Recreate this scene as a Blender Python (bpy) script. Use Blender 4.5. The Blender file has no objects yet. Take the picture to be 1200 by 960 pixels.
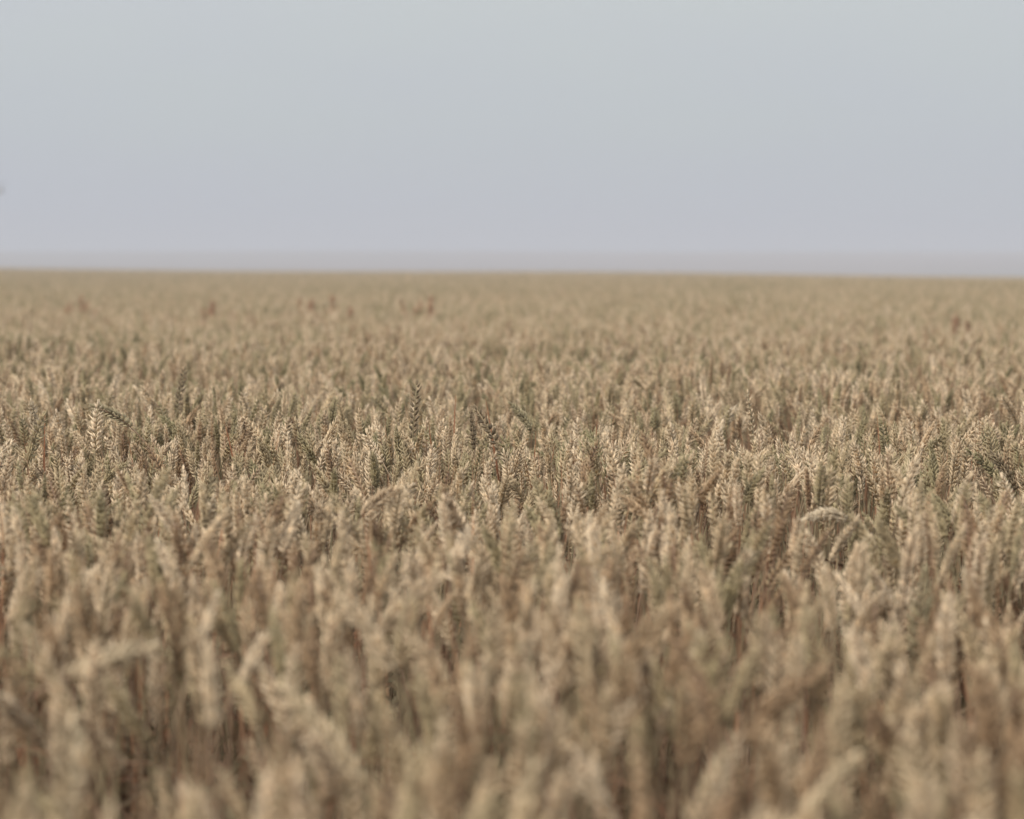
import bpy, math, random
import numpy as np
from mathutils import Vector, Matrix, Euler

C = bpy.context.scene.collection
SC = bpy.context.scene
PI = math.pi
rad = math.radians
rng = np.random.default_rng(7)
random.seed(7)

# ------------------------------------------------------------------ camera
CAM_Z = 1.062           # eye height: about 27 cm above the tips of the ears
FOCAL = 80.0            # mm on a 36 mm sensor -> 2667 px at 1200 px width
FPX = FOCAL / 36 * 1200
HORIZON_ROW = 313       # row of the level direction in the 1200x960 photograph
PITCH = math.atan((480 - HORIZON_ROW) / FPX)
cam_d = bpy.data.cameras.new('camera')
cam_d.lens = FOCAL
cam_d.sensor_width = 36
cam_d.clip_start = 0.05
cam_d.clip_end = 20000
cam_d.dof.use_dof = True
cam_d.dof.focus_distance = 3.58
cam_d.dof.aperture_fstop = 5.1
cam_d.dof.aperture_blades = 0
cam = bpy.data.objects.new('camera', cam_d)
C.objects.link(cam)
cam.location = (0, 0, CAM_Z)
cam.rotation_euler = (PI / 2 - PITCH, 0, 0)
SC.camera = cam

# ------------------------------------------------------------------ sky, sun, exposure
SUN_EL, SUN_AZ = rad(48), rad(-138)     # sun behind thin cloud, behind the camera on the left
world = bpy.data.worlds.new('World')
SC.world = world
world.use_nodes = True
wt = world.node_tree
wn, wl = wt.nodes, wt.links
wn.clear()
wout = wn.new('ShaderNodeOutputWorld')
bg = wn.new('ShaderNodeBackground')
bg.inputs['Strength'].default_value = 0.10
sky = wn.new('ShaderNodeTexSky')
sky.sky_type = 'NISHITA'
sky.sun_disc = False
sky.sun_elevation = SUN_EL
sky.sun_rotation = SUN_AZ
sky.air_density = 1.0
sky.dust_density = 6.0
# a closed layer of thin grey cloud over that sky
tc = wn.new('ShaderNodeTexCoord')
sep = wn.new('ShaderNodeSeparateXYZ')
wl.new(tc.outputs['Generated'], sep.inputs[0])
ramp = wn.new('ShaderNodeValToRGB')
cr = ramp.color_ramp
cr.elements[0].position = 0.0
cr.elements[0].color = (5.05, 5.10, 5.55, 1)
cr.elements[1].position = 1.0
cr.elements[1].color = (7.0, 7.3, 7.6, 1)
for p, c in ((0.03, (5.45, 5.75, 6.15)), (0.065, (5.72, 6.12, 6.32)), (0.12, (6.10, 6.45, 6.58))):
    e = cr.elements.new(p)
    e.color = c + (1,)
wl.new(sep.outputs['Z'], ramp.inputs[0])
nz = wn.new('ShaderNodeTexNoise')
nz.inputs['Scale'].default_value = 4.5
nz.inputs['Detail'].default_value = 2.0
nmap = wn.new('ShaderNodeMapping')
nmap.inputs['Scale'].default_value = (1, 1, 3)
wl.new(tc.outputs['Generated'], nmap.inputs[0])
wl.new(nmap.outputs[0], nz.inputs['Vector'])
nr = wn.new('ShaderNodeValToRGB')
nr.color_ramp.elements[0].position = 0.3
nr.color_ramp.elements[0].color = (0.985, 0.98, 1.015, 1)
nr.color_ramp.elements[1].position = 0.7
nr.color_ramp.elements[1].color = (1.01, 1.02, 0.995, 1)
wl.new(nz.outputs['Fac'], nr.inputs[0])
mul = wn.new('ShaderNodeVectorMath')
mul.operation = 'MULTIPLY'
wl.new(ramp.outputs[0], mul.inputs[0])
wl.new(nr.outputs[0], mul.inputs[1])
mix = wn.new('ShaderNodeMix')
mix.data_type = 'RGBA'
mix.inputs['Factor'].default_value = 0.94
wl.new(sky.outputs[0], mix.inputs['A'])
wl.new(mul.outputs[0], mix.inputs['B'])
wl.new(mix.outputs['Result'], bg.inputs['Color'])
wl.new(bg.outputs[0], wout.inputs['Surface'])

sun_d = bpy.data.lights.new('sun', 'SUN')
sun_d.energy = 3.4
sun_d.angle = rad(11)
sun_d.color = (1.0, 0.95, 0.87)
sun = bpy.data.objects.new('sun', sun_d)
C.objects.link(sun)
sd = Vector((math.sin(SUN_AZ) * math.cos(SUN_EL), math.cos(SUN_AZ) * math.cos(SUN_EL), math.sin(SUN_EL)))
sun.location = sd * 50
sun.rotation_euler = sd.to_track_quat('Z', 'Y').to_euler()

SC.view_settings.view_transform = 'Standard'
SC.view_settings.look = 'None'
SC.view_settings.exposure = 0.0
SC.view_settings.gamma = 1.0
SC.render.engine = 'CYCLES'
SC.cycles.use_denoising = True
SC.cycles.max_bounces = 6
SC.cycles.diffuse_bounces = 4
SC.cycles.transmission_bounces = 3
SC.cycles.volume_bounces = 1

# ------------------------------------------------------------------ materials
def lin(h):
    v = [int(h[i:i + 2], 16) / 255 for i in (0, 2, 4)]
    return tuple(x / 12.92 if x <= 0.04045 else ((x + 0.055) / 1.055) ** 2.4 for x in v)


def straw_material(name, stops, rough=0.75, translucent=0.0, patch=0.35):
    """Dry plant matter: the colour runs over STOPS with the grain's own tint, the plant's own random number and slow patches in the field."""
    m = bpy.data.materials.new(name)
    m.use_nodes = True
    t = m.node_tree
    n, l = t.nodes, t.links
    p = n['Principled BSDF']
    p.inputs['Roughness'].default_value = rough
    p.inputs['Specular IOR Level'].default_value = 0.25
    at = n.new('ShaderNodeAttribute')
    at.attribute_name = 'tint'
    ah = n.new('ShaderNodeAttribute')
    ah.attribute_name = 'hue'
    oi = n.new('ShaderNodeObjectInfo')
    geo = n.new('ShaderNodeNewGeometry')
    add = n.new('ShaderNodeMath'); add.operation = 'ADD'
    l.new(oi.outputs['Random'], add.inputs[0]); l.new(ah.outputs['Fac'], add.inputs[1])
    fr = n.new('ShaderNodeMath'); fr.operation = 'FRACT'
    l.new(add.outputs[0], fr.inputs[0])
    # slow patches where the crop is greener or riper
    no = n.new('ShaderNodeTexNoise')
    no.inputs['Scale'].default_value = 0.55
    no.inputs['Detail'].default_value = 3
    l.new(geo.outputs['Position'], no.inputs['Vector'])
    pr = n.new('ShaderNodeMapRange')
    pr.inputs['From Min'].default_value = 0.3; pr.inputs['From Max'].default_value = 0.7
    pr.inputs['To Min'].default_value = -patch / 2; pr.inputs['To Max'].default_value = patch / 2
    l.new(no.outputs['Fac'], pr.inputs['Value'])
    # colour darkened with distance: further in the crop is a little browner and greener
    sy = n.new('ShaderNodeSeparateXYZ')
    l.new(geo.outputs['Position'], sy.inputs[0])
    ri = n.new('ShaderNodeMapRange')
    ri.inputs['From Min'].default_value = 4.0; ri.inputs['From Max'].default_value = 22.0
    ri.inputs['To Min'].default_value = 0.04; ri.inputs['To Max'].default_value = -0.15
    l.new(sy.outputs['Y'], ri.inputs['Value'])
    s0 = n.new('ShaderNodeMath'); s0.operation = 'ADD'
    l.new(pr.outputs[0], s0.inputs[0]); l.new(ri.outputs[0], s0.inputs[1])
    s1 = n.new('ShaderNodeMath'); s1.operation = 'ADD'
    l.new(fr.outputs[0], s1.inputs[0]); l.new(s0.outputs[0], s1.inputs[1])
    ra = n.new('ShaderNodeValToRGB')
    e = ra.color_ramp.elements
    e[0].position = stops[0][0]; e[0].color = stops[0][1] + (1,)
    e[1].position = stops[-1][0]; e[1].color = stops[-1][1] + (1,)
    for pos, c in stops[1:-1]:
        q = e.new(pos); q.color = c + (1,)
    l.new(s1.outputs[0], ra.inputs[0])
    mr = n.new('ShaderNodeMapRange')
    mr.inputs['To Min'].default_value = 0.52; mr.inputs['To Max'].default_value = 1.32
    l.new(at.outputs['Fac'], mr.inputs['Value'])
    sc = n.new('ShaderNodeVectorMath'); sc.operation = 'SCALE'
    l.new(ra.outputs[0], sc.inputs[0]); l.new(mr.outputs[0], sc.inputs['Scale'])
    l.new(sc.outputs[0], p.inputs['Base Color'])
    if translucent > 0:
        tr = n.new('ShaderNodeBsdfTranslucent')
        l.new(sc.outputs[0], tr.inputs['Color'])
        mx = n.new('ShaderNodeMixShader')
        mx.inputs[0].default_value = translucent
        l.new(p.outputs[0], mx.inputs[1]); l.new(tr.outputs[0], mx.inputs[2])
        l.new(mx.outputs[0], n['Material Output'].inputs['Surface'])
    return m


def flat_material(name, c, rough=0.8):
    m = bpy.data.materials.new(name)
    m.use_nodes = True
    p = m.node_tree.nodes['Principled BSDF']
    p.inputs['Base Color'].default_value = tuple(c) + (1,)
    p.inputs['Roughness'].default_value = rough
    p.inputs['Specular IOR Level'].default_value = 0.2
    return m


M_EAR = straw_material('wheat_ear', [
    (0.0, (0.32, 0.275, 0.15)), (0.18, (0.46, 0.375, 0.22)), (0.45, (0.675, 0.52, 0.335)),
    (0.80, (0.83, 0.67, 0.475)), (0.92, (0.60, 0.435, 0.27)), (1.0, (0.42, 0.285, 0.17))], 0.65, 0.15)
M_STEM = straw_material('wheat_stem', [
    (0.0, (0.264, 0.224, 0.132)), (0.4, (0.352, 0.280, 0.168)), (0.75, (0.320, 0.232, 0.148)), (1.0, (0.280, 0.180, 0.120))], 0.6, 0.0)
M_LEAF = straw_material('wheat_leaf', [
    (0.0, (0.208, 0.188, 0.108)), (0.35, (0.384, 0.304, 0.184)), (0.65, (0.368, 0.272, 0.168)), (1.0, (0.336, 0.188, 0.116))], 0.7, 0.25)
M_EAR_GREEN = straw_material('green_wheat_ear', [
    (0.0, (0.36, 0.305, 0.185)), (0.5, (0.39, 0.325, 0.20)), (1.0, (0.43, 0.35, 0.215))], 0.7, 0.1)
M_EAR_DARK = straw_material('weathered_wheat_ear', [
    (0.0, (0.26, 0.20, 0.125)), (0.5, (0.29, 0.22, 0.138)), (1.0, (0.33, 0.25, 0.155))], 0.7, 0.1)
M_EAR_PALE = straw_material('bleached_wheat_ear', [
    (0.0, (0.62, 0.50, 0.345)), (0.5, (0.68, 0.56, 0.40)), (1.0, (0.72, 0.61, 0.45))], 0.65, 0.12)
M_EAR_CREAM = straw_material('cream_wheat_ear', [
    (0.0, (0.68, 0.535, 0.345)), (0.5, (0.74, 0.59, 0.39)), (1.0, (0.78, 0.64, 0.44))], 0.65, 0.12)
M_BLADE = straw_material('russet_blade', [
    (0.0, (0.40, 0.235, 0.14)), (0.5, (0.44, 0.26, 0.155)), (1.0, (0.46, 0.23, 0.13))], 0.65, 0.15)
M_LEAF_RED = straw_material('red_dry_leaf', [
    (0.0, (0.42, 0.19, 0.10)), (0.5, (0.48, 0.22, 0.115)), (1.0, (0.45, 0.20, 0.115))], 0.6, 0.3)
M_LEAF_GREEN = straw_material('grey_green_leaf', [
    (0.0, (0.07, 0.085, 0.05)), (1.0, (0.11, 0.12, 0.07))], 0.6, 0.2)
M_DOCK = straw_material('dock_seed', [
    (0.0, (0.44, 0.25, 0.155)), (0.5, (0.48, 0.275, 0.17)), (1.0, (0.52, 0.31, 0.19))], 0.8, 0.1)


def soil_material():
    m = bpy.data.materials.new('field_soil')
    m.use_nodes = True
    n, l = m.node_tree.nodes, m.node_tree.links
    p = n['Principled BSDF']
    p.inputs['Roughness'].default_value = 0.95
    geo = n.new('ShaderNodeNewGeometry')
    ln = n.new('ShaderNodeVectorMath'); ln.operation = 'LENGTH'
    l.new(geo.outputs['Position'], ln.inputs[0])
    # soil under the crop, then the far farmland with its strips of crop, stubble and pasture
    no = n.new('ShaderNodeTexNoise'); no.inputs['Scale'].default_value = 30; no.inputs['Detail'].default_value = 6
    l.new(geo.outputs['Position'], no.inputs['Vector'])
    r1 = n.new('ShaderNodeValToRGB')
    r1.color_ramp.elements[0].color = (0.05, 0.038, 0.028, 1); r1.color_ramp.elements[0].position = 0.3
    r1.color_ramp.elements[1].color = (0.14, 0.105, 0.07, 1); r1.color_ramp.elements[1].position = 0.75
    l.new(no.outputs['Fac'], r1.inputs[0])
    mp = n.new('ShaderNodeMapping')
    mp.inputs['Scale'].default_value = (0.004, 0.015, 0.0)
    l.new(geo.outputs['Position'], mp.inputs[0])
    vo = n.new('ShaderNodeTexVoronoi'); vo.inputs['Scale'].default_value = 1.0
    l.new(mp.outputs[0], vo.inputs['Vector'])
    sp = n.new('ShaderNodeSeparateColor')
    l.new(vo.outputs['Color'], sp.inputs[0])
    r2 = n.new('ShaderNodeValToRGB')
    e = r2.color_ramp.elements
    e[0].color = (0.22, 0.155, 0.10, 1); e[1].color = (0.29, 0.21, 0.135, 1)
    q = e.new(0.4); q.color = (0.26, 0.18, 0.12, 1)
    q = e.new(0.7); q.color = (0.20, 0.16, 0.10, 1)
    l.new(sp.outputs[0], r2.inputs[0])
    st = n.new('ShaderNodeMapRange')
    st.inputs['From Min'].default_value = 112; st.inputs['From Max'].default_value = 125
    l.new(ln.outputs['Value'], st.inputs['Value'])
    mx = n.new('ShaderNodeMix'); mx.data_type = 'RGBA'
    l.new(st.outputs[0], mx.inputs['Factor']); l.new(r1.outputs[0], mx.inputs['A']); l.new(r2.outputs[0], mx.inputs['B'])
    l.new(mx.outputs['Result'], p.inputs['Base Color'])
    bp = n.new('ShaderNodeBump'); bp.inputs['Strength'].default_value = 0.5; bp.inputs['Distance'].default_value = 0.03
    l.new(no.outputs['Fac'], bp.inputs['Height']); l.new(bp.outputs[0], p.inputs['Normal'])
    return m


# ------------------------------------------------------------------ terrain
def sstep(a, b, x):
    t = np.clip((x - a) / (b - a), 0, 1)
    return t * t * (3 - 2 * t)


def ground_z(x, y):
    """Level near the camera, a slight cross slope further out, a brow at about 100 m, a shallow valley and a long rise beyond."""
    x = np.asarray(x, float); y = np.asarray(y, float)
    r = np.sqrt(x * x + y * y)
    z = -0.0068 * np.clip(x, -60, 60) * sstep(15, 55, y)
    z = z + 0.035 * np.sin(x * 0.21 + 0.7) * sstep(15, 40, y) + 0.03 * np.sin(x * 0.07 + 2.0) * sstep(20, 50, y)
    d = np.clip(y - 98, 0, None)
    z = z - np.minimum(0.0011 * d ** 2, 0.10 * d) * (1 - sstep(200, 450, y)) - 5.0 * sstep(200, 450, y)
    z = z + 12.0 * sstep(220, 900, y) + 0.5 * np.sin(x * 0.006 + 0.4) * sstep(400, 900, y)
    back = sstep(-20, -120, y) if False else np.clip((-y - 20) / 100, 0, 1)
    return z - 1.5 * back


def mesh_obj(name, v, f, mat, parent=None, smooth=True, attrs=None):
    me = bpy.data.meshes.new(name)
    me.from_pydata([tuple(p) for p in v], [], [tuple(q) for q in f])
    if smooth:
        me.polygons.foreach_set('use_smooth', [True] * len(me.polygons))
    for k, a in (attrs or {}).items():
        at = me.attributes.new(k, 'FLOAT', 'POINT')
        at.data.foreach_set('value', np.asarray(a, np.float32))
    for mm in (mat if isinstance(mat, list) else [mat]):
        me.materials.append(mm)
    me.update()
    o = bpy.data.objects.new(name, me)
    C.objects.link(o)
    if parent is not None:
        o.parent = parent
    return o


def terrain():
    rs = np.concatenate([[0.6], np.linspace(1.5, 20, 14), np.linspace(24, 130, 54), np.geomspace(138, 3000, 60)])
    na = 220
    an = np.linspace(0, 2 * PI, na, endpoint=False)
    v = [(0, 0, 0)]
    for r in rs:
        for a in an:
            x, y = r * math.sin(a), r * math.cos(a)
            v.append((x, y, float(ground_z(x, y))))
    f = [(0, 1 + (i + 1) % na, 1 + i) for i in range(na)]
    for k in range(len(rs) - 1):
        for i in range(na):
            a, b = 1 + k * na + i, 1 + k * na + (i + 1) % na
            f.append((a, b, b + na, a + na))
    o = mesh_obj('ground', v, f, soil_material())
    o['kind'] = 'structure'
    o['label'] = 'dark soil under the wheat and hazy farmland beyond the brow'


terrain()

# ------------------------------------------------------------------ haze
def haze():
    x0, x1, y0, y1, z0, z1 = -3150, 3150, -3150, 3150, -14, 13.0
    v = [(x, y, z) for x in (x0, x1) for y in (y0, y1) for z in (z0, z1)]
    f = [(0, 1, 3, 2), (4, 6, 7, 5), (0, 4, 5, 1), (2, 3, 7, 6), (0, 2, 6, 4), (1, 5, 7, 3)]
    m = bpy.data.materials.new('haze')
    m.use_nodes = True
    n, l = m.node_tree.nodes, m.node_tree.links
    n.remove(n['Principled BSDF'])
    pv = n.new('ShaderNodeVolumePrincipled')
    pv.inputs['Color'].default_value = (0.725, 0.772, 0.875, 1)
    pv.inputs['Density'].default_value = 0.0026
    l.new(pv.outputs[0], n['Material Output'].inputs['Volume'])
    o = mesh_obj('haze', v, f, m, smooth=False)
    o['kind'] = 'stuff'
    o['label'] = 'pale grey haze over the whole field and the far land'


haze()

# ------------------------------------------------------------------ wheat geometry (numpy)
class Geo:
    """Vertices, faces, per-vertex tint and hue, and a material slot per face."""
    def __init__(s):
        s.v, s.f, s.t, s.h, s.m, s.n = [], [], [], [], [], 0

    def add(s, v, f, tint, hue=0.0, slot=0):
        v = np.asarray(v, float)
        s.f += [tuple(i + s.n for i in q) for q in f]
        s.m += [slot] * len(f)
        s.v.append(v)
        s.t.append(np.full(len(v), tint) if np.isscalar(tint) else np.asarray(tint, float))
        s.h.append(np.full(len(v), float(hue)))
        s.n += len(v)

    def merge(s, o, M=None, hue=None):
        v = np.concatenate(o.v)
        if M is not None:
            v = v @ M[:3, :3].T + M[:3, 3]
        s.f += [tuple(i + s.n for i in q) for q in o.f]
        s.m += o.m
        s.v.append(v)
        s.t.append(np.concatenate(o.t))
        h = np.concatenate(o.h)
        s.h.append(h if hue is None else np.full(len(v), hue))
        s.n += len(v)

    def arrays(s):
        return np.concatenate(s.v), s.f, np.concatenate(s.t), np.concatenate(s.h), s.m


def unit(a):
    return a / (np.linalg.norm(a) + 1e-12)


def axis_curve(L, theta, n, wob=0.0, seed=0):
    """Points and tangents of a stalk of length L whose angle from the vertical at arclength s is theta(s); it bends towards +x."""
    s = np.linspace(0, L, n)
    th = theta(s)
    r = np.random.default_rng(seed)
    ph = r.uniform(0, 6.28, 2)
    yy = wob * (np.sin(s * 9 + ph[0]) + np.sin(s * 17 + ph[1])) * s / L
    ds = np.gradient(s)
    x = np.cumsum(np.sin(th) * ds); z = np.cumsum(np.cos(th) * ds)
    p = np.stack([x - x[0], yy, z - z[0]], 1)
    t = np.gradient(p, axis=0)
    t /= np.linalg.norm(t, axis=1)[:, None]
    return s, p, t


def at_s(s, p, t, q):
    P = np.array([np.interp(q, s, p[:, k]) for k in range(3)])
    T = unit(np.array([np.interp(q, s, t[:, k]) for k in range(3)]))
    return P, T


def tube(g, pts, rads, sides, tint, slot=0, hue=0.0):
    pts = np.asarray(pts); n = len(pts)
    tang = np.gradient(pts, axis=0)
    v = []
    for i in range(n):
        T = unit(tang[i])
        a = unit(np.cross(T, [0.0, 1.0, 0.02])); b = np.cross(T, a)
        for k in range(sides):
            w = 2 * PI * k / sides
            v.append(pts[i] + rads[i] * (math.cos(w) * a + math.sin(w) * b))
    f = [(i * sides + k, i * sides + (k + 1) % sides, (i + 1) * sides + (k + 1) % sides, (i + 1) * sides + k)
         for i in range(n - 1) for k in range(sides)]
    f.append(tuple(range((n - 1) * sides, n * sides)))
    g.add(v, f, tint, hue, slot)


def grain(g, P, D, W, L, w, th, tint, sides=5, rings=((0.0, 0.35), (0.22, 0.9), (0.5, 1.0), (0.8, 0.55)), slot=0, hue=0.0, awn=0.0):
    """One husk: a pointed lozenge from P along D, broad along W."""
    N = unit(np.cross(D, W)); W = unit(np.cross(N, D))
    v, tt = [], []
    for (a, k) in rings:
        c = P + D * L * a + N * th * 0.25 * math.sin(a * PI)
        for j in range(sides):
            q = 2 * PI * j / sides
            v.append(c + W * (math.cos(q) * w * k / 2) + N * (math.sin(q) * th * k / 2))
            tt.append(tint)
    v.append(P + D * (L + awn)); tt.append(min(1.15, tint + 0.3))
    nr = len(rings)
    f = [(i * sides + k, i * sides + (k + 1) % sides, (i + 1) * sides + (k + 1) % sides, (i + 1) * sides + k)
         for i in range(nr - 1) for k in range(sides)]
    f += [((nr - 1) * sides + k, (nr - 1) * sides + (k + 1) % sides, nr * sides) for k in range(sides)]
    g.add(v, f, tt, hue, slot)


def ear_geo(g, s, p, t, s0, s1, seed, slot=0, hue=0.0, lod=0, fat=1.0):
    """An ear of wheat on the stretch s0..s1 of the stalk: two ranks of spikelets that fan out, and one at the tip."""
    r = np.random.default_rng(seed)
    L = s1 - s0
    roll = r.uniform(0, PI)
    n = {0: 18, 1: 10, 2: 0}[lod]
    if lod == 2:
        qs = np.linspace(s0, s1, 5)
        pts = [at_s(s, p, t, q)[0] for q in qs]
        base = r.uniform(0.45, 0.9)
        tube(g, pts, [0.0028 * fat, 0.0062 * fat, 0.0066 * fat, 0.0052 * fat, 0.0012], 4, base, slot, hue)
        return
    for i in range(n):
        u = (i + 0.3) / n
        P, T = at_s(s, p, t, s0 + L * u * 0.93)
        A = unit(np.cross(T, [0.13, 1.0, 0.07])); B = np.cross(T, A)
        U = math.cos(roll) * A + math.sin(roll) * B
        V = np.cross(T, U)
        side = 1 if i % 2 else -1
        size = (0.72 + 0.5 * math.sin(PI * min(1, u * 0.86 + 0.12)) - 0.15 * u) * r.uniform(0.9, 1.1) * fat
        spread = rad(r.uniform(20, 40))
        D0 = unit(T * math.cos(spread) + U * side * math.sin(spread))
        O = P + U * side * 0.0016 * fat
        base = r.uniform(0.25, 0.8)
        if lod == 0:
            for k, (fa, ln_, wd) in enumerate(((-1, 0.0090, 0.0040), (1, 0.0090, 0.0040), (-0.45, 0.0105, 0.0038), (0.45, 0.0105, 0.0038))):
                out = 0.0 if k < 2 else 0.0012
                D = unit(D0 + V * fa * r.uniform(0.25, 0.45) + r.normal(0, 0.07, 3))
                grain(g, O + V * fa * 0.0022 * size + U * side * out, D, V, ln_ * size * r.uniform(0.9, 1.12), wd * size, 0.0031 * size,
                      float(np.clip(base + r.normal(0, 0.2), 0, 1)), 5, slot=slot, hue=hue, awn=r.choice([0.0, 0.001, 0.003, 0.006]) * (0.5 + u))
        else:
            for fa in (-1, 1):
                D = unit(D0 + V * fa * 0.28)
                grain(g, O + V * fa * 0.002 * size, D, V, 0.0145 * size, 0.0056 * size, 0.0044 * size,
                      float(np.clip(base + r.normal(0, 0.15), 0, 1)), 4, rings=((0.0, 0.4), (0.4, 1.0)), slot=slot, hue=hue)
    P, T = at_s(s, p, t, s0 + L * 0.93)
    for k in range(3):
        D = unit(T + r.normal(0, 0.16, 3))
        grain(g, P, D, unit(r.normal(0, 1, 3)), 0.0105 * fat, 0.0034 * fat, 0.003 * fat, r.uniform(0.4, 0.9), 5 if lod == 0 else 4, slot=slot, hue=hue, awn=0.002)


def leaf_geo(g, P, az, L, w, up, curl, twist, seed, slot=0, hue=0.0, n=9, tint=None):
    """A dry ribbon leaf from P: leaves at angle UP from the vertical, curls over by CURL and twists."""
    r = np.random.default_rng(seed)
    ds = L / (n - 1)
    P = np.array(P, float)
    v, tt = [], []
    tb = r.uniform(0.25, 0.8) if tint is None else tint
    for i in range(n):
        u = i / (n - 1)
        th = up + curl * u ** 1.4
        h = np.array([math.sin(az), math.cos(az), 0]); side = np.array([math.cos(az), -math.sin(az), 0])
        T = h * math.sin(th) + np.array([0, 0, 1]) * math.cos(th)
        N = np.cross(side, T)
        tw = twist * u
        S = side * math.cos(tw) + N * math.sin(tw)
        ww = w * (0.55 + 0.45 * math.sin(PI * min(1, u * 1.2 + 0.25))) * (1 - u ** 3) + 0.0004
        Nn = np.cross(S, T)
        v += [P - S * ww / 2, P + Nn * ww * 0.18, P + S * ww / 2]
        tt += [tb, tb * 0.85, tb]
        P = P + T * ds + side * r.normal(0, 0.0012)
    f = [(3 * i + k, 3 * i + k + 1, 3 * i + k + 4, 3 * i + k + 3) for i in range(n - 1) for k in (0, 1)]
    g.add(v, f, tt, hue, slot)


def plant_parts(seed, lean=0.03, neck=0.3, earbend=0.25, top=0.80, ear=0.084, nleaf=2, lod=0, flag=False, fat=1.0, hues=(0, 0, 0)):
    """One wheat plant at the origin bending to +x: (stem, ear, [leaves], tip), its highest point at height TOP."""
    r = np.random.default_rng(seed)

    def theta_of(L):
        a, b = L - ear - 0.13, L - ear
        return lambda s: lean * (0.5 + 0.5 * s / L) + neck * sstep(a, b + 0.01, s) + earbend * sstep(b, L, s)
    L = top
    for _ in range(6):
        s, p, t = axis_curve(L, theta_of(L), 60, 0.0022, seed)
        L += top - p[:, 2].max()
    nst = 16 if lod == 0 else (8 if lod == 1 else 4)
    gs, ge, gl = Geo(), Geo(), []
    qs = np.concatenate([np.linspace(0, L - ear - 0.13, nst // 2, endpoint=False), np.linspace(L - ear - 0.13, L - ear * 0.08, nst - nst // 2)])
    pts = [at_s(s, p, t, q)[0] for q in qs]
    rr = [0.0019 - 0.0009 * (q / L) for q in qs]
    tube(gs, pts, rr, 5 if lod == 0 else 3, r.uniform(0.3, 0.8), 0, hues[1])
    ear_geo(ge, s, p, t, L - ear, L, seed + 1, 0, hues[0], lod, fat)
    for k in range(nleaf):
        q = L * (r.uniform(0.45, 0.66) if k else r.uniform(0.60, 0.72))
        P = at_s(s, p, t, q)[0]
        g = Geo()
        if flag and k == 0:
            leaf_geo(g, P, r.uniform(0, 6.28), r.uniform(0.15, 0.22), 0.005, r.uniform(0.05, 0.3), r.uniform(-0.1, 0.5), r.uniform(-4, 4), seed + 5 + k, hue=hues[2], n=9 if lod == 0 else 5)
        else:
            leaf_geo(g, P, r.uniform(0, 6.28), r.uniform(0.13, 0.22), r.uniform(0.006, 0.010), r.uniform(0.4, 1.0), r.uniform(0.8, 2.2), r.uniform(-3, 3), seed + 5 + k, hue=hues[2], n=9 if lod == 0 else 5)
        gl.append(g)
    return gs, ge, gl, p[-1]


# stances: (label words, lean, neck, earbend, weight)
STANCES = [
    ('an upright ear', 0.02, 0.05, 0.08), ('an upright ear', 0.05, 0.12, 0.10), ('an upright ear', 0.06, 0.06, 0.22),
    ('a slightly tilted ear', 0.07, 0.25, 0.20), ('a slightly tilted ear', 0.09, 0.35, 0.12), ('a slightly tilted ear', 0.05, 0.30, 0.35),
    ('a leaning ear', 0.10, 0.55, 0.30), ('a leaning ear', 0.12, 0.70, 0.25),
    ('a drooping ear', 0.10, 1.20, 0.50), ('a drooping ear', 0.08, 1.70, 0.60)]
W_STANCE = np.array([0.18, 0.19, 0.18, 0.17, 0.12, 0.07, 0.03, 0.008, 0.0, 0.0]); W_STANCE /= W_STANCE.sum()


def joined(parts):
    """stem, ear and leaves in one Geo with slots 0 ear, 1 stem, 2 leaf."""
    gs, ge, gl, _ = parts
    g = Geo()
    for q, slot in [(ge, 0), (gs, 1)] + [(x, 2) for x in gl]:
        q.m = [slot] * len(q.m)
        g.merge(q)
    return g


# ------------------------------------------------------------------ where the plants stand
HALF = 600 / FPX        # tangent of half the angle of view
DENS = 720              # ears per square metre


def scatter(y0, y1, margin, dens):
    """Clustered random points in the wedge in front of the camera, on drilled rows that show only faintly."""
    wmax = HALF * y1 + margin
    n = int(2 * wmax * (y1 - y0) * dens)
    x = rng.uniform(-wmax, wmax, n); y = rng.uniform(y0, y1, n)
    keep = np.abs(x) < HALF * y + margin
    x, y = x[keep], y[keep]
    # gaps: thin the crop where a slow noise is low
    k = np.sin(x * 9.1 + 1.3 * np.sin(y * 5.3)) + np.sin(y * 7.7 + 1.7 * np.sin(x * 6.1)) + 0.6 * np.sin(x * 23 + y * 17)
    keep = rng.uniform(0, 1, len(x)) < np.clip(0.80 + 0.20 * k, 0.2, 1.0)
    return x[keep], y[keep]


def crop_height(x, y):
    """Slow waves in the height of the crop, as a factor."""
    return 1.0 + 0.018 * np.sin(x * 3.1 + 0.5) * np.sin(y * 2.3 + 1.0) + 0.012 * np.sin(x * 7.3 + y * 4.1)


NEAR_END = 9.0
px, py = scatter(0.75, NEAR_END, 1.4, DENS)
ph = np.clip(1.0 - np.abs(rng.normal(0, 0.036, len(px))) + rng.normal(0, 0.012, len(px)), 0.84, 1.03) * crop_height(px, py)
pk = rng.choice(len(STANCES), len(px), p=W_STANCE)
prz = rng.uniform(0, 2 * PI, len(px))
ptx = rng.normal(0, 0.06, len(px)); pty = rng.normal(0, 0.105, len(px))

def pixel_tip(u, row_, d):
    """World point at distance d (along y) seen at column u, row row_ of the 1200x960 photograph."""
    y = d
    ang = math.atan((row_ - 480) / FPX) + PITCH
    return (u - 600) / FPX * d / math.cos(PITCH), y, CAM_Z - d * math.tan(ang)


STANDOUTS = []


def st(*a, **kw):
    STANDOUTS.append((a, kw))


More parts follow.
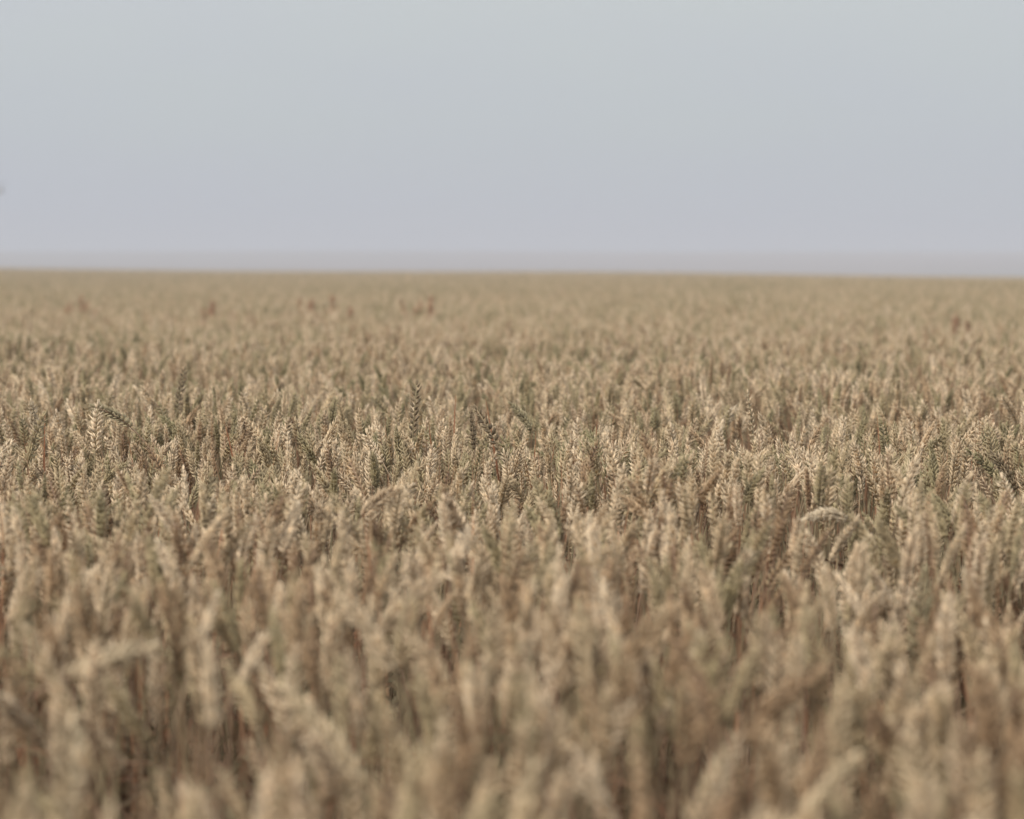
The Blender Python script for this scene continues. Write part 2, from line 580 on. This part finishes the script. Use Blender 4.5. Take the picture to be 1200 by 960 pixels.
st(217, 431, 4.45, 'tall dark brown wheat ear rising alone above the crop, tilted slightly right', 0.03, 0.10, 0.10, M_EAR_DARK, 901, fat=0.9)
st(489, 447, 3.78, 'tallest sharp wheat ear, upright with notched grey-brown edges, in the middle of the field', 0.02, 0.04, 0.04, M_EAR_DARK, 911, 0.092, fat=0.92)
st(552, 477, 3.80, 'dark narrow wheat ear standing upright beside a pale-tipped leaning one', 0.02, 0.03, 0.05, M_EAR_DARK, 921, 0.072, fat=0.72, turn=PI)
st(556, 476, 3.72, 'sharp dark wheat ear leaning left, its tip touching a narrow upright ear', 0.03, 0.42, 0.12, M_EAR_DARK, 931, 0.098, leftwards=True, fat=0.95)
st(598, 473, 4.05, 'grey-green wheat ear bent to the left with a thin pointed tip', 0.04, 0.45, 0.30, M_EAR_GREEN, 941, 0.062, leftwards=True, fat=0.9)
st(588, 513, 3.62, 'pale sharp wheat ear leaning left just under the dark leaning ear', 0.03, 0.32, 0.08, M_EAR, 951, 0.094, leftwards=True)
st(875, 457, 3.85, 'slender reddish wheat ear with a dark pointed tip above the crop', 0.02, 0.05, 0.10, M_EAR, 961, 0.092, leftwards=True, fat=0.62, nleaf=2, leafmat=M_LEAF_RED)
st(861, 478, 4.5, 'bleached white wheat ear leaning right, blurred just behind the sharp band', 0.03, 0.42, 0.12, M_EAR_PALE, 971, 0.050)
st(945, 603, 2.75, 'white hooked wheat ear bowed over to the left with dark grains beneath', 0.05, 0.95, 0.85, M_EAR_PALE, 981, 0.058, leftwards=True, turn=0.35)
st(1134, 527, 3.45, 'long pale wheat ear lying aslant, its tip pointing up left', 0.05, 0.52, 0.35, M_EAR, 991, 0.105, leftwards=True, nleaf=0)
st(37, 470, 3.95, 'pale grey-white wheat ear, upright and slightly blurred, near the left edge of the field', 0.02, 0.05, 0.05, M_EAR_PALE, 1001, 0.062, leftwards=True, fat=0.85)
st(52, 485, 3.62, 'broad straw coloured wheat ear, sharp, leaning right beside a red leaf blade', 0.03, 0.22, 0.15, M_EAR, 1011, 0.095, fat=1.05)
st(115, 472, 3.70, 'pale sharp wheat ear standing straight in front of a leaning grey-green one', 0.02, 0.03, 0.04, M_EAR, 1021, 0.080)
st(108, 476, 3.78, 'grey-green wheat ear leaning far left behind a straight pale ear', 0.04, 0.75, 0.45, M_EAR_GREEN, 1031, 0.075, leftwards=True)
st(330, 806, 1.52, 'large blurred pale wheat ear leaning left with a thin tip', 0.06, 0.48, 0.20, M_EAR_CREAM, 1041, 0.090, leftwards=True)
st(82, 842, 1.38, 'large blurred pale wheat ear standing upright low at the left of the field', 0.02, 0.06, 0.05, M_EAR_CREAM, 1051, 0.095)
st(178, 757, 1.66, 'blurred pale wheat ear lying almost flat, pointing right', 0.10, 1.05, 0.12, M_EAR_CREAM, 1061, 0.070)
st(1008, 884, 1.33, 'large blurred pale wheat ear leaning right low in the field', 0.08, 0.48, 0.12, M_EAR_CREAM, 1071, 0.092, fat=0.95)
st(966, 784, 1.55, 'blurred straw coloured wheat plant with long stem slanting right and square-topped ear', 0.15, 0.50, 0.30, M_EAR, 1081, 0.080)
st(1087, 668, 2.05, 'dark green unripe wheat ear, blurred and upright, low at the right of the field', 0.02, 0.05, 0.05, M_EAR_GREEN, 1091, 0.085, leafmat=M_LEAF_GREEN)
st(628, 895, 1.28, 'large blurred bleached wheat ear standing low in the middle of the near edge', 0.02, 0.12, 0.12, M_EAR_CREAM, 1101, 0.092)
st(1163, 530, 3.5, 'dark brown wheat ear leaning left beside the long pale slanting ear', 0.03, 0.42, 0.2, M_EAR_DARK, 1111, 0.070, leftwards=True)


# plants right in front of those stay lower, so that the ones that stand out do
for (u, v, d, *_r), kw in STANDOUTS:
    vis = 55 if 3 < d < 5 else (75 if d >= 2 else 110)
    X, Y, Z = pixel_tip(u, v + vis, d)
    sgn = -1 if kw.get('leftwards') else 1
    bend = _r[2] + _r[3]
    xe = X - sgn * math.sin(min(bend, 1.2)) * 0.05
    for j in np.nonzero((py < d + 0.02) & (py > 0.8))[0]:
        f_ = py[j] / d
        if -0.03 < px[j] - min(X, xe) * f_ + 0.015 and px[j] - max(X, xe) * f_ < 0.045:
            zl = CAM_Z + (Z - CAM_Z) * f_
            ph[j] = min(ph[j], max(zl / 0.80, 0.8))

# the plants that show largest become things of their own: the nearest inside the frame
row = HORIZON_ROW + FPX * (CAM_Z - 0.80 * ph) / py
col = 600 + FPX * px / py
N_THINGS = 262
inframe = (row > 330) & (row < 945) & (np.abs(col - 600) < 600) & (py > 1.0)
order = np.argsort(np.where(inframe, py, 1e9))
things = order[:N_THINGS]
is_thing = np.zeros(len(px), bool); is_thing[things] = True


def empty(name, loc, label, cat, group=None, rz=0.0, scale=1.0, tilt=(0, 0)):
    o = bpy.data.objects.new(name, None)
    o.empty_display_size = 0.05
    C.objects.link(o)
    o.location = loc
    o.rotation_euler = (tilt[0], tilt[1], rz)
    o.scale = (scale,) * 3
    o['label'] = label
    o['category'] = cat
    if group:
        o['group'] = group
    return o


def geo_obj(name, g, mat, parent):
    v, f, t, h, m = g.arrays()
    return mesh_obj(name, v, f, mat, parent, True, {'tint': t, 'hue': h})


# ------------------------------------------------------------------ the individual plants near the camera
protos = {}


def proto(k):
    """Mesh data of the parts of stance k, two versions of each, made once and shared by all copies."""
    if k not in protos:
        lab, le, ne, eb = STANCES[k // 2]
        gs, ge, gl, _ = plant_parts(100 + k * 31, le, ne, eb, 0.80, 0.058 + 0.016 * ((k * 7) % 5) / 4, 2, 0, flag=(k % 3 == 0), fat=0.64 + 0.22 * ((k * 11) % 7) / 6)
        out = []
        for nm, g, mt in [('stem', gs, M_STEM), ('ear', ge, M_EAR)] + [('leaf', q, M_LEAF) for q in gl]:
            o = geo_obj(nm, g, mt, None)
            out.append((nm, o.data))
            bpy.data.objects.remove(o)
        protos[k] = out
    return protos[k]


def side_word(k, rz, tx, ty):
    lab = STANCES[k][0]
    a = (math.degrees(rz)) % 360
    if lab in ('an upright ear',):
        return lab
    if a < 60 or a > 300:
        return lab + ' turned to the right'
    if 120 < a < 240:
        return lab + ' turned to the left'
    return lab + (' turned away' if a < 180 else ' turned towards the viewer')


for i in things:
    k = int(pk[i])
    d = 'very blurred wheat plant' if py[i] < 1.42 else 'blurred wheat plant'
    lab = '%s with %s %s' % (d, side_word(k, prz[i], ptx[i], pty[i]), 'at near edge' if py[i] < 1.42 else 'behind the near edge')
    e = empty('wheat_plant', (px[i], py[i], 0), lab, 'wheat', 'wheat plants standing nearest in the field', prz[i], ph[i], (ptx[i], pty[i]))
    for nm, me in proto(2 * k + int(rng.integers(2))):
        o = bpy.data.objects.new(nm, me)
        C.objects.link(o)
        o.parent = e

# ------------------------------------------------------------------ plants that stand out one by one
def standout(u, v, d, lab, lean, neck, earbend, mat, seed, ear=0.085, leftwards=False, turn=0.0, fat=1.0, nleaf=1, leafmat=None):
    X, Y, Z = pixel_tip(u, v, d)
    gs, ge, gl, tip = plant_parts(seed, lean, neck, earbend, max(Z, 0.45), ear, nleaf, 0, fat=fat)
    rz = (PI if leftwards else 0.0) + turn
    tx = tip[0] * math.cos(rz) - tip[1] * math.sin(rz)
    ty = tip[0] * math.sin(rz) + tip[1] * math.cos(rz)
    e = empty('wheat_plant', (X - tx, Y - ty, 0), lab, 'wheat', 'wheat plants that stand out of the crop', rz)
    geo_obj('stem', gs, M_STEM, e)
    geo_obj('ear', ge, mat, e)
    for q in gl:
        geo_obj('leaf', q, leafmat or M_LEAF, e)
    return e


for a, kw in STANDOUTS:
    standout(*a, **kw)

# orange-red leaf low at the right
X, Y, Z = pixel_tip(1062, 835, 1.50)
g = Geo()
leaf_geo(g, (0, 0, 0.60), 1.25, 0.17, 0.006, 0.35, 0.15, 0.6, 77, tint=0.7)
e = empty('wheat_plant', (X - 0.03, Y, 0.0), 'low wheat plant with an orange-red leaf slanting up to the right', 'wheat', 'wheat plants that stand out of the crop')
gs, ge, gl, tip = plant_parts(1201, 0.03, 0.5, 0.4, 0.74, 0.08, 1, 0)
geo_obj('stem', gs, M_STEM, e); geo_obj('ear', ge, M_EAR, e)
lo = geo_obj('leaf', g, M_LEAF_RED, e)
lo['label'] = 'orange-red leaf slanting up to the right'

# red dry blades that stand up out of the crop in the sharp band
blades = [(534, 462, 3.8, 0.0), (569, 466, 3.8, 0.12), (53, 478, 3.75, 0.0), (502, 490, 3.75, 0.05), (628, 505, 3.7, 0.0), (650, 520, 3.65, -0.12),
          (1028, 486, 3.9, 0.03), (700, 490, 3.7, -0.02), (262, 490, 3.7, 0.18), (150, 512, 3.6, 0.1)]
for j, (u, v, d, ln_) in enumerate(blades):
    X, Y, Z = pixel_tip(u, v, d)
    g = Geo()
    h = 0.20
    leaf_geo(g, (0, 0, 0), -PI / 2 if ln_ > 0 else PI / 2, h, 0.0055, abs(ln_) + 0.02, 0.04, 2.2, 300 + j, tint=0.45)
    vv = np.concatenate(g.v); top = vv[np.argmax(vv[:, 2])]
    gs = Geo()
    z0 = Z - top[2]
    tube(gs, [(0.0, 0, 0), (0.002, 0, z0 * 0.5), (0, 0, z0 + 0.004)], [0.0016, 0.0014, 0.0011], 5, 0.5)
    for q in range(len(g.v)):
        g.v[q] = g.v[q] + np.array([0, 0, z0])
    e = empty('grass_blade', (X - top[0], Y - top[1], 0),
              ['thin reddish dry blade standing straight up between wheat ears', 'thin reddish dry blade slanting left among wheat ears', 'thin reddish dry blade slanting right among wheat ears'][0 if abs(ln_) < 0.04 else (1 if ln_ > 0 else 2)],
              'grass blade', 'reddish dry blades among the sharp ears')
    geo_obj('stem', gs, M_STEM, e)
    geo_obj('blade', g, M_LEAF_RED, e)


# ------------------------------------------------------------------ reddish dock plants further out
def dock(u, v, d, w, h, lab, seed):
    X, Y, Z = pixel_tip(u, v, d)
    r = np.random.default_rng(seed)
    gz = float(ground_z(X, Y))
    e = empty('dock_plant', (X, Y, gz), lab, 'weed', 'reddish dock plants in the wheat')
    top = Z - gz
    nb = 9
    for b in range(nb):
        gs, gh = Geo(), Geo()
        bx = r.uniform(-w / 2, w / 2); by = r.uniform(-w / 3, w / 3)
        tz = top * r.uniform(0.9, 0.97) if b else top
        if b == 0:
            bx *= 0.3
        tube(gs, [(bx * 0.1, by * 0.1, 0), (bx * 0.5, by * 0.5, tz * 0.6), (bx, by, tz)], [0.004, 0.003, 0.0015], 5, 0.4)
        n = 70
        for q in range(n):
            z = tz - h * r.uniform(0, 1) ** 1.2
            k = 1 - (tz - z) / tz
            P = np.array([bx * k, by * k, z]) + r.normal(0, 0.007, 3)
            grain(gh, P, unit(r.normal(0, 1, 3) + [0, 0, 0.3]), unit(r.normal(0, 1, 3)), r.uniform(0.008, 0.014), 0.009, 0.006, r.uniform(0.1, 0.9), 4, rings=((0.0, 0.5), (0.5, 1.0)))
        st = geo_obj('stem', gs, M_DOCK, e)
        geo_obj('seed_head', gh, M_DOCK, st)


dock(380, 346, 13.2, 0.34, 0.13, 'rust-red dock weed standing in the distant wheat left of another one', 41)
dock(500, 349, 13.0, 0.34, 0.12, 'rust-brown dock weed standing in the distant wheat right of another one', 42)
dock(98, 348, 13.8, 0.20, 0.13, 'reddish dock weed in the distant wheat towards the left edge of the field', 43)
dock(255, 353, 13.4, 0.24, 0.10, 'low reddish dock weed in the distant wheat between two taller ones', 44)
dock(1118, 371, 10.5, 0.26, 0.10, 'reddish dock weed in the distant wheat towards the right edge of the field', 45)

# ------------------------------------------------------------------ the rest of the crop: one mass
def crop():
    near_v, far_v = [], []
    for k in range(30):
        lab, le, ne, eb = STANCES[k // 3]
        near_v.append(joined(plant_parts(500 + 17 * k, le, ne, eb, 0.80, 0.052 + 0.024 * ((k * 5) % 7) / 6, 2, 0, flag=(k % 3 == 0), fat=0.58 + 0.28 * ((k * 11) % 8) / 7)))
    for k in range(0, 30, 2):
        r = np.random.default_rng(7000 + k)
        a = r.uniform(0, 6.28)
        P = np.array([0.012 * math.cos(a), 0.012 * math.sin(a), 0.0])
        q = Geo()
        h = r.uniform(0.22, 0.30); z1 = 0.80 * r.uniform(0.96, 1.03)
        leaf_geo(q, P + [0, 0, z1 - h], r.uniform(0, 6.28), h, r.uniform(0.0028, 0.0042), r.uniform(0, 0.12), r.uniform(0, 0.12), r.uniform(1, 5), 7100 + k, 3, tint=r.uniform(0.3, 0.7))
        tube(q, [P, P + [0, 0, z1 - h + 0.005]], [0.0015, 0.001], 3, 0.5, 1)
        near_v[k].merge(q)
    CL = 0.30
    for k in range(10):
        r = np.random.default_rng(900 + k)
        G = Geo()
        for q in range(int(DENS * 0.70 * CL * CL)):
            st = int(r.choice(len(STANCES), p=W_STANCE))
            lab, le, ne, eb = STANCES[st]
            g = joined(plant_parts(int(r.integers(1e6)), le, ne, eb, 0.80 * float(np.clip(1.0 - abs(r.normal(0, 0.045)) + r.normal(0, 0.018), 0.84, 1.06)), r.uniform(0.052, 0.076), 1, 1, flag=bool(r.random() < 0.5), fat=r.uniform(0.62, 0.86)))
            a = r.uniform(0, 2 * PI)
            M = np.eye(4); M[0, 0] = M[1, 1] = math.cos(a); M[0, 1] = -math.sin(a); M[1, 0] = math.sin(a)
            M[0, 3], M[1, 3] = r.uniform(-CL / 2, CL / 2, 2)
            if q % 4 == 0:
                leaf_geo(g, (0.012, 0.004, 0.52), r.uniform(0, 6.28), 0.28 * r.uniform(0.9, 1.08), 0.0045, r.uniform(0, 0.1), r.uniform(0, 0.1), r.uniform(1, 5), int(r.integers(1e6)), 3, n=4, tint=r.uniform(0.3, 0.7))
            G.merge(g, M, float(r.random()))
        far_v.append(G)
    V, F, T, H, MS, ID = [], [], [], [], [], []
    n = 0
    for i, g in enumerate(near_v + far_v):
        v, f, t, h, m = g.arrays()
        V.append(v); F += [tuple(a + n for a in q) for q in f]; T.append(t); H.append(h); MS += m
        ID.append(np.full(len(v), i)); n += len(v)
    nf = len(F)
    # points: the near plants one by one, the distant ones clump by clump
    m_ = ~is_thing
    nx, ny = px[m_], py[m_]
    n1 = len(nx)
    cl_dens = 1 / (CL * CL) * 1.05
    y1 = 118.0
    wmax = 1.7 * HALF * y1 + 3
    gx, gy = np.meshgrid(np.arange(-wmax, wmax, CL * 0.98), np.arange(NEAR_END + 0.13, y1, CL * 0.98))
    fx = gx.ravel() + rng.uniform(-0.3, 0.3, gx.size) * CL
    fy = gy.ravel() + rng.uniform(-0.3, 0.3, gx.size) * CL
    fy = np.maximum(fy, NEAR_END + 0.10)
    kk = np.abs(fx) < 1.7 * HALF * fy + 2.5
    fx, fy = fx[kk], fy[kk]
    n2 = len(fx)
    V.append(np.stack([nx, ny, np.zeros(n1)], 1)); V.append(np.stack([fx, fy, ground_z(fx, fy)], 1))
    V = np.concatenate(V)
    npt = n1 + n2
    z = np.zeros(npt)
    T = np.concatenate(T + [z]); H = np.concatenate(H + [z])
    ID = np.concatenate(ID + [np.full(n1, -1), np.full(n2, -2)]).astype(np.int32)
    rot = np.zeros((len(V), 3), np.float32)
    rot[n:n + n1] = np.stack([ptx[m_], pty[m_], prz[m_]], 1)
    rot[n + n1:] = np.stack([rng.normal(0, 0.03, n2), rng.normal(0, 0.03, n2), rng.uniform(0, 2 * PI, n2)], 1)
    sca = np.ones(len(V), np.float32)
    sca[n:n + n1] = ph[m_]
    sca[n + n1:] = np.clip(rng.normal(1.0, 0.02, n2), 0.95, 1.05)
    pick = np.zeros(len(V), np.int32)
    pick[n:n + n1] = 3 * pk[m_] + rng.integers(0, 3, n1)
    pick[n + n1:] = rng.integers(0, len(far_v), n2)
    me = bpy.data.meshes.new('wheat_crop')
    me.from_pydata(V.tolist(), [], F)
    for nm, ty, a in (('tint', 'FLOAT', T), ('hue', 'FLOAT', H), ('size', 'FLOAT', sca), ('variant', 'INT', ID), ('pick', 'INT', pick)):
        at = me.attributes.new(nm, ty, 'POINT')
        at.data.foreach_set('value', a.astype(np.float32) if ty == 'FLOAT' else a)
    at = me.attributes.new('turn', 'FLOAT_VECTOR', 'POINT')
    at.data.foreach_set('vector', rot.ravel())
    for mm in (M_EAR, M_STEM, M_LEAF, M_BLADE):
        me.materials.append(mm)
    me.polygons.foreach_set('material_index', MS)
    me.polygons.foreach_set('use_smooth', [True] * nf)
    me.update()
    o = bpy.data.objects.new('wheat_crop', me)
    C.objects.link(o)
    o['kind'] = 'stuff'
    o['label'] = 'dense ripe straw coloured wheat covering the field up to its brow'
    # the mesh holds the plants' shapes and the points they stand on
    ng = bpy.data.node_groups.new('wheat_crop', 'GeometryNodeTree')
    ng.interface.new_socket('Geometry', in_out='INPUT', socket_type='NodeSocketGeometry')
    ng.interface.new_socket('Geometry', in_out='OUTPUT', socket_type='NodeSocketGeometry')
    N_, L_ = ng.nodes, ng.links
    gi, go = N_.new('NodeGroupInput'), N_.new('NodeGroupOutput')

    def attr(name, ty):
        a = N_.new('GeometryNodeInputNamedAttribute'); a.data_type = ty
        a.inputs['Name'].default_value = name
        return a.outputs['Attribute']
    va = attr('variant', 'INT')

    def part(i):
        c = N_.new('FunctionNodeCompare'); c.data_type = 'INT'; c.operation = 'EQUAL'
        L_.new(va, c.inputs[2]); c.inputs[3].default_value = i
        s = N_.new('GeometryNodeSeparateGeometry'); s.domain = 'POINT'
        L_.new(gi.outputs[0], s.inputs['Geometry']); L_.new(c.outputs[0], s.inputs['Selection'])
        return s.outputs[0]
    euler = N_.new('FunctionNodeEulerToRotation')
    L_.new(attr('turn', 'FLOAT_VECTOR'), euler.inputs[0])
    res = []
    for pid, idx in ((-1, range(0, len(near_v))), (-2, range(len(near_v), len(near_v) + len(far_v)))):
        g2i = N_.new('GeometryNodeGeometryToInstance')
        for i in reversed(list(idx)):
            L_.new(part(i), g2i.inputs[0])
        iop = N_.new('GeometryNodeInstanceOnPoints')
        L_.new(part(pid), iop.inputs['Points'])
        L_.new(g2i.outputs[0], iop.inputs['Instance'])
        iop.inputs['Pick Instance'].default_value = True
        L_.new(attr('pick', 'INT'), iop.inputs['Instance Index'])
        L_.new(euler.outputs[0], iop.inputs['Rotation'])
        L_.new(attr('size', 'FLOAT'), iop.inputs['Scale'])
        res.append(iop.outputs[0])
    jn = N_.new('GeometryNodeJoinGeometry')
    for q in res:
        L_.new(q, jn.inputs[0])
    L_.new(jn.outputs[0], go.inputs[0])
    md = o.modifiers.new('wheat_crop', 'NODES')
    md.node_group = ng


crop()


# ------------------------------------------------------------------ a bird at the edge of the frame
def bird():
    X, Y, Z = pixel_tip(3, 224, 60.0)
    e = empty('bird', (X, Y, Z), 'small grey blurred bird in the hazy sky at the picture edge', 'bird')
    m = flat_material('grey_feather', (0.55, 0.52, 0.50))
    g = Geo()
    # body along y, tail, head and raised wings in one surface
    prof = [(-0.13, 0.004), (-0.10, 0.014), (-0.05, 0.028), (0.0, 0.036), (0.05, 0.032), (0.085, 0.020), (0.105, 0.022), (0.125, 0.017), (0.14, 0.006), (0.155, 0.002)]
    tube(g, [(0.25 * a, a, 0.02 * math.sin(a * 8)) for a, _ in prof], [b for _, b in prof], 8, 0.5)
    for s in (-1, 1):
        v, f = [], []
        for i in range(6):
            u = i / 5
            c = 0.085 * (1 - u) ** 0.6 + 0.01
            x = s * (0.02 + 0.10 * u); z = 0.02 + 0.22 * u - 0.05 * u * u
            y0 = 0.05 - 0.06 * u
            v += [(x, y0, z), (x, y0 - c, z - 0.004), (x + 0.004, y0 - c * 0.4, z + 0.008)]
        for i in range(5):
            for a, b in ((0, 2), (2, 1), (1, 0)):
                f.append((3 * i + a, 3 * i + b, 3 * i + 3 + b, 3 * i + 3 + a))
        g.add(v, f, 0.5)
    geo_obj('body', g, m, e)
    e.scale = (1.5, 1.5, 1.5)


bird()
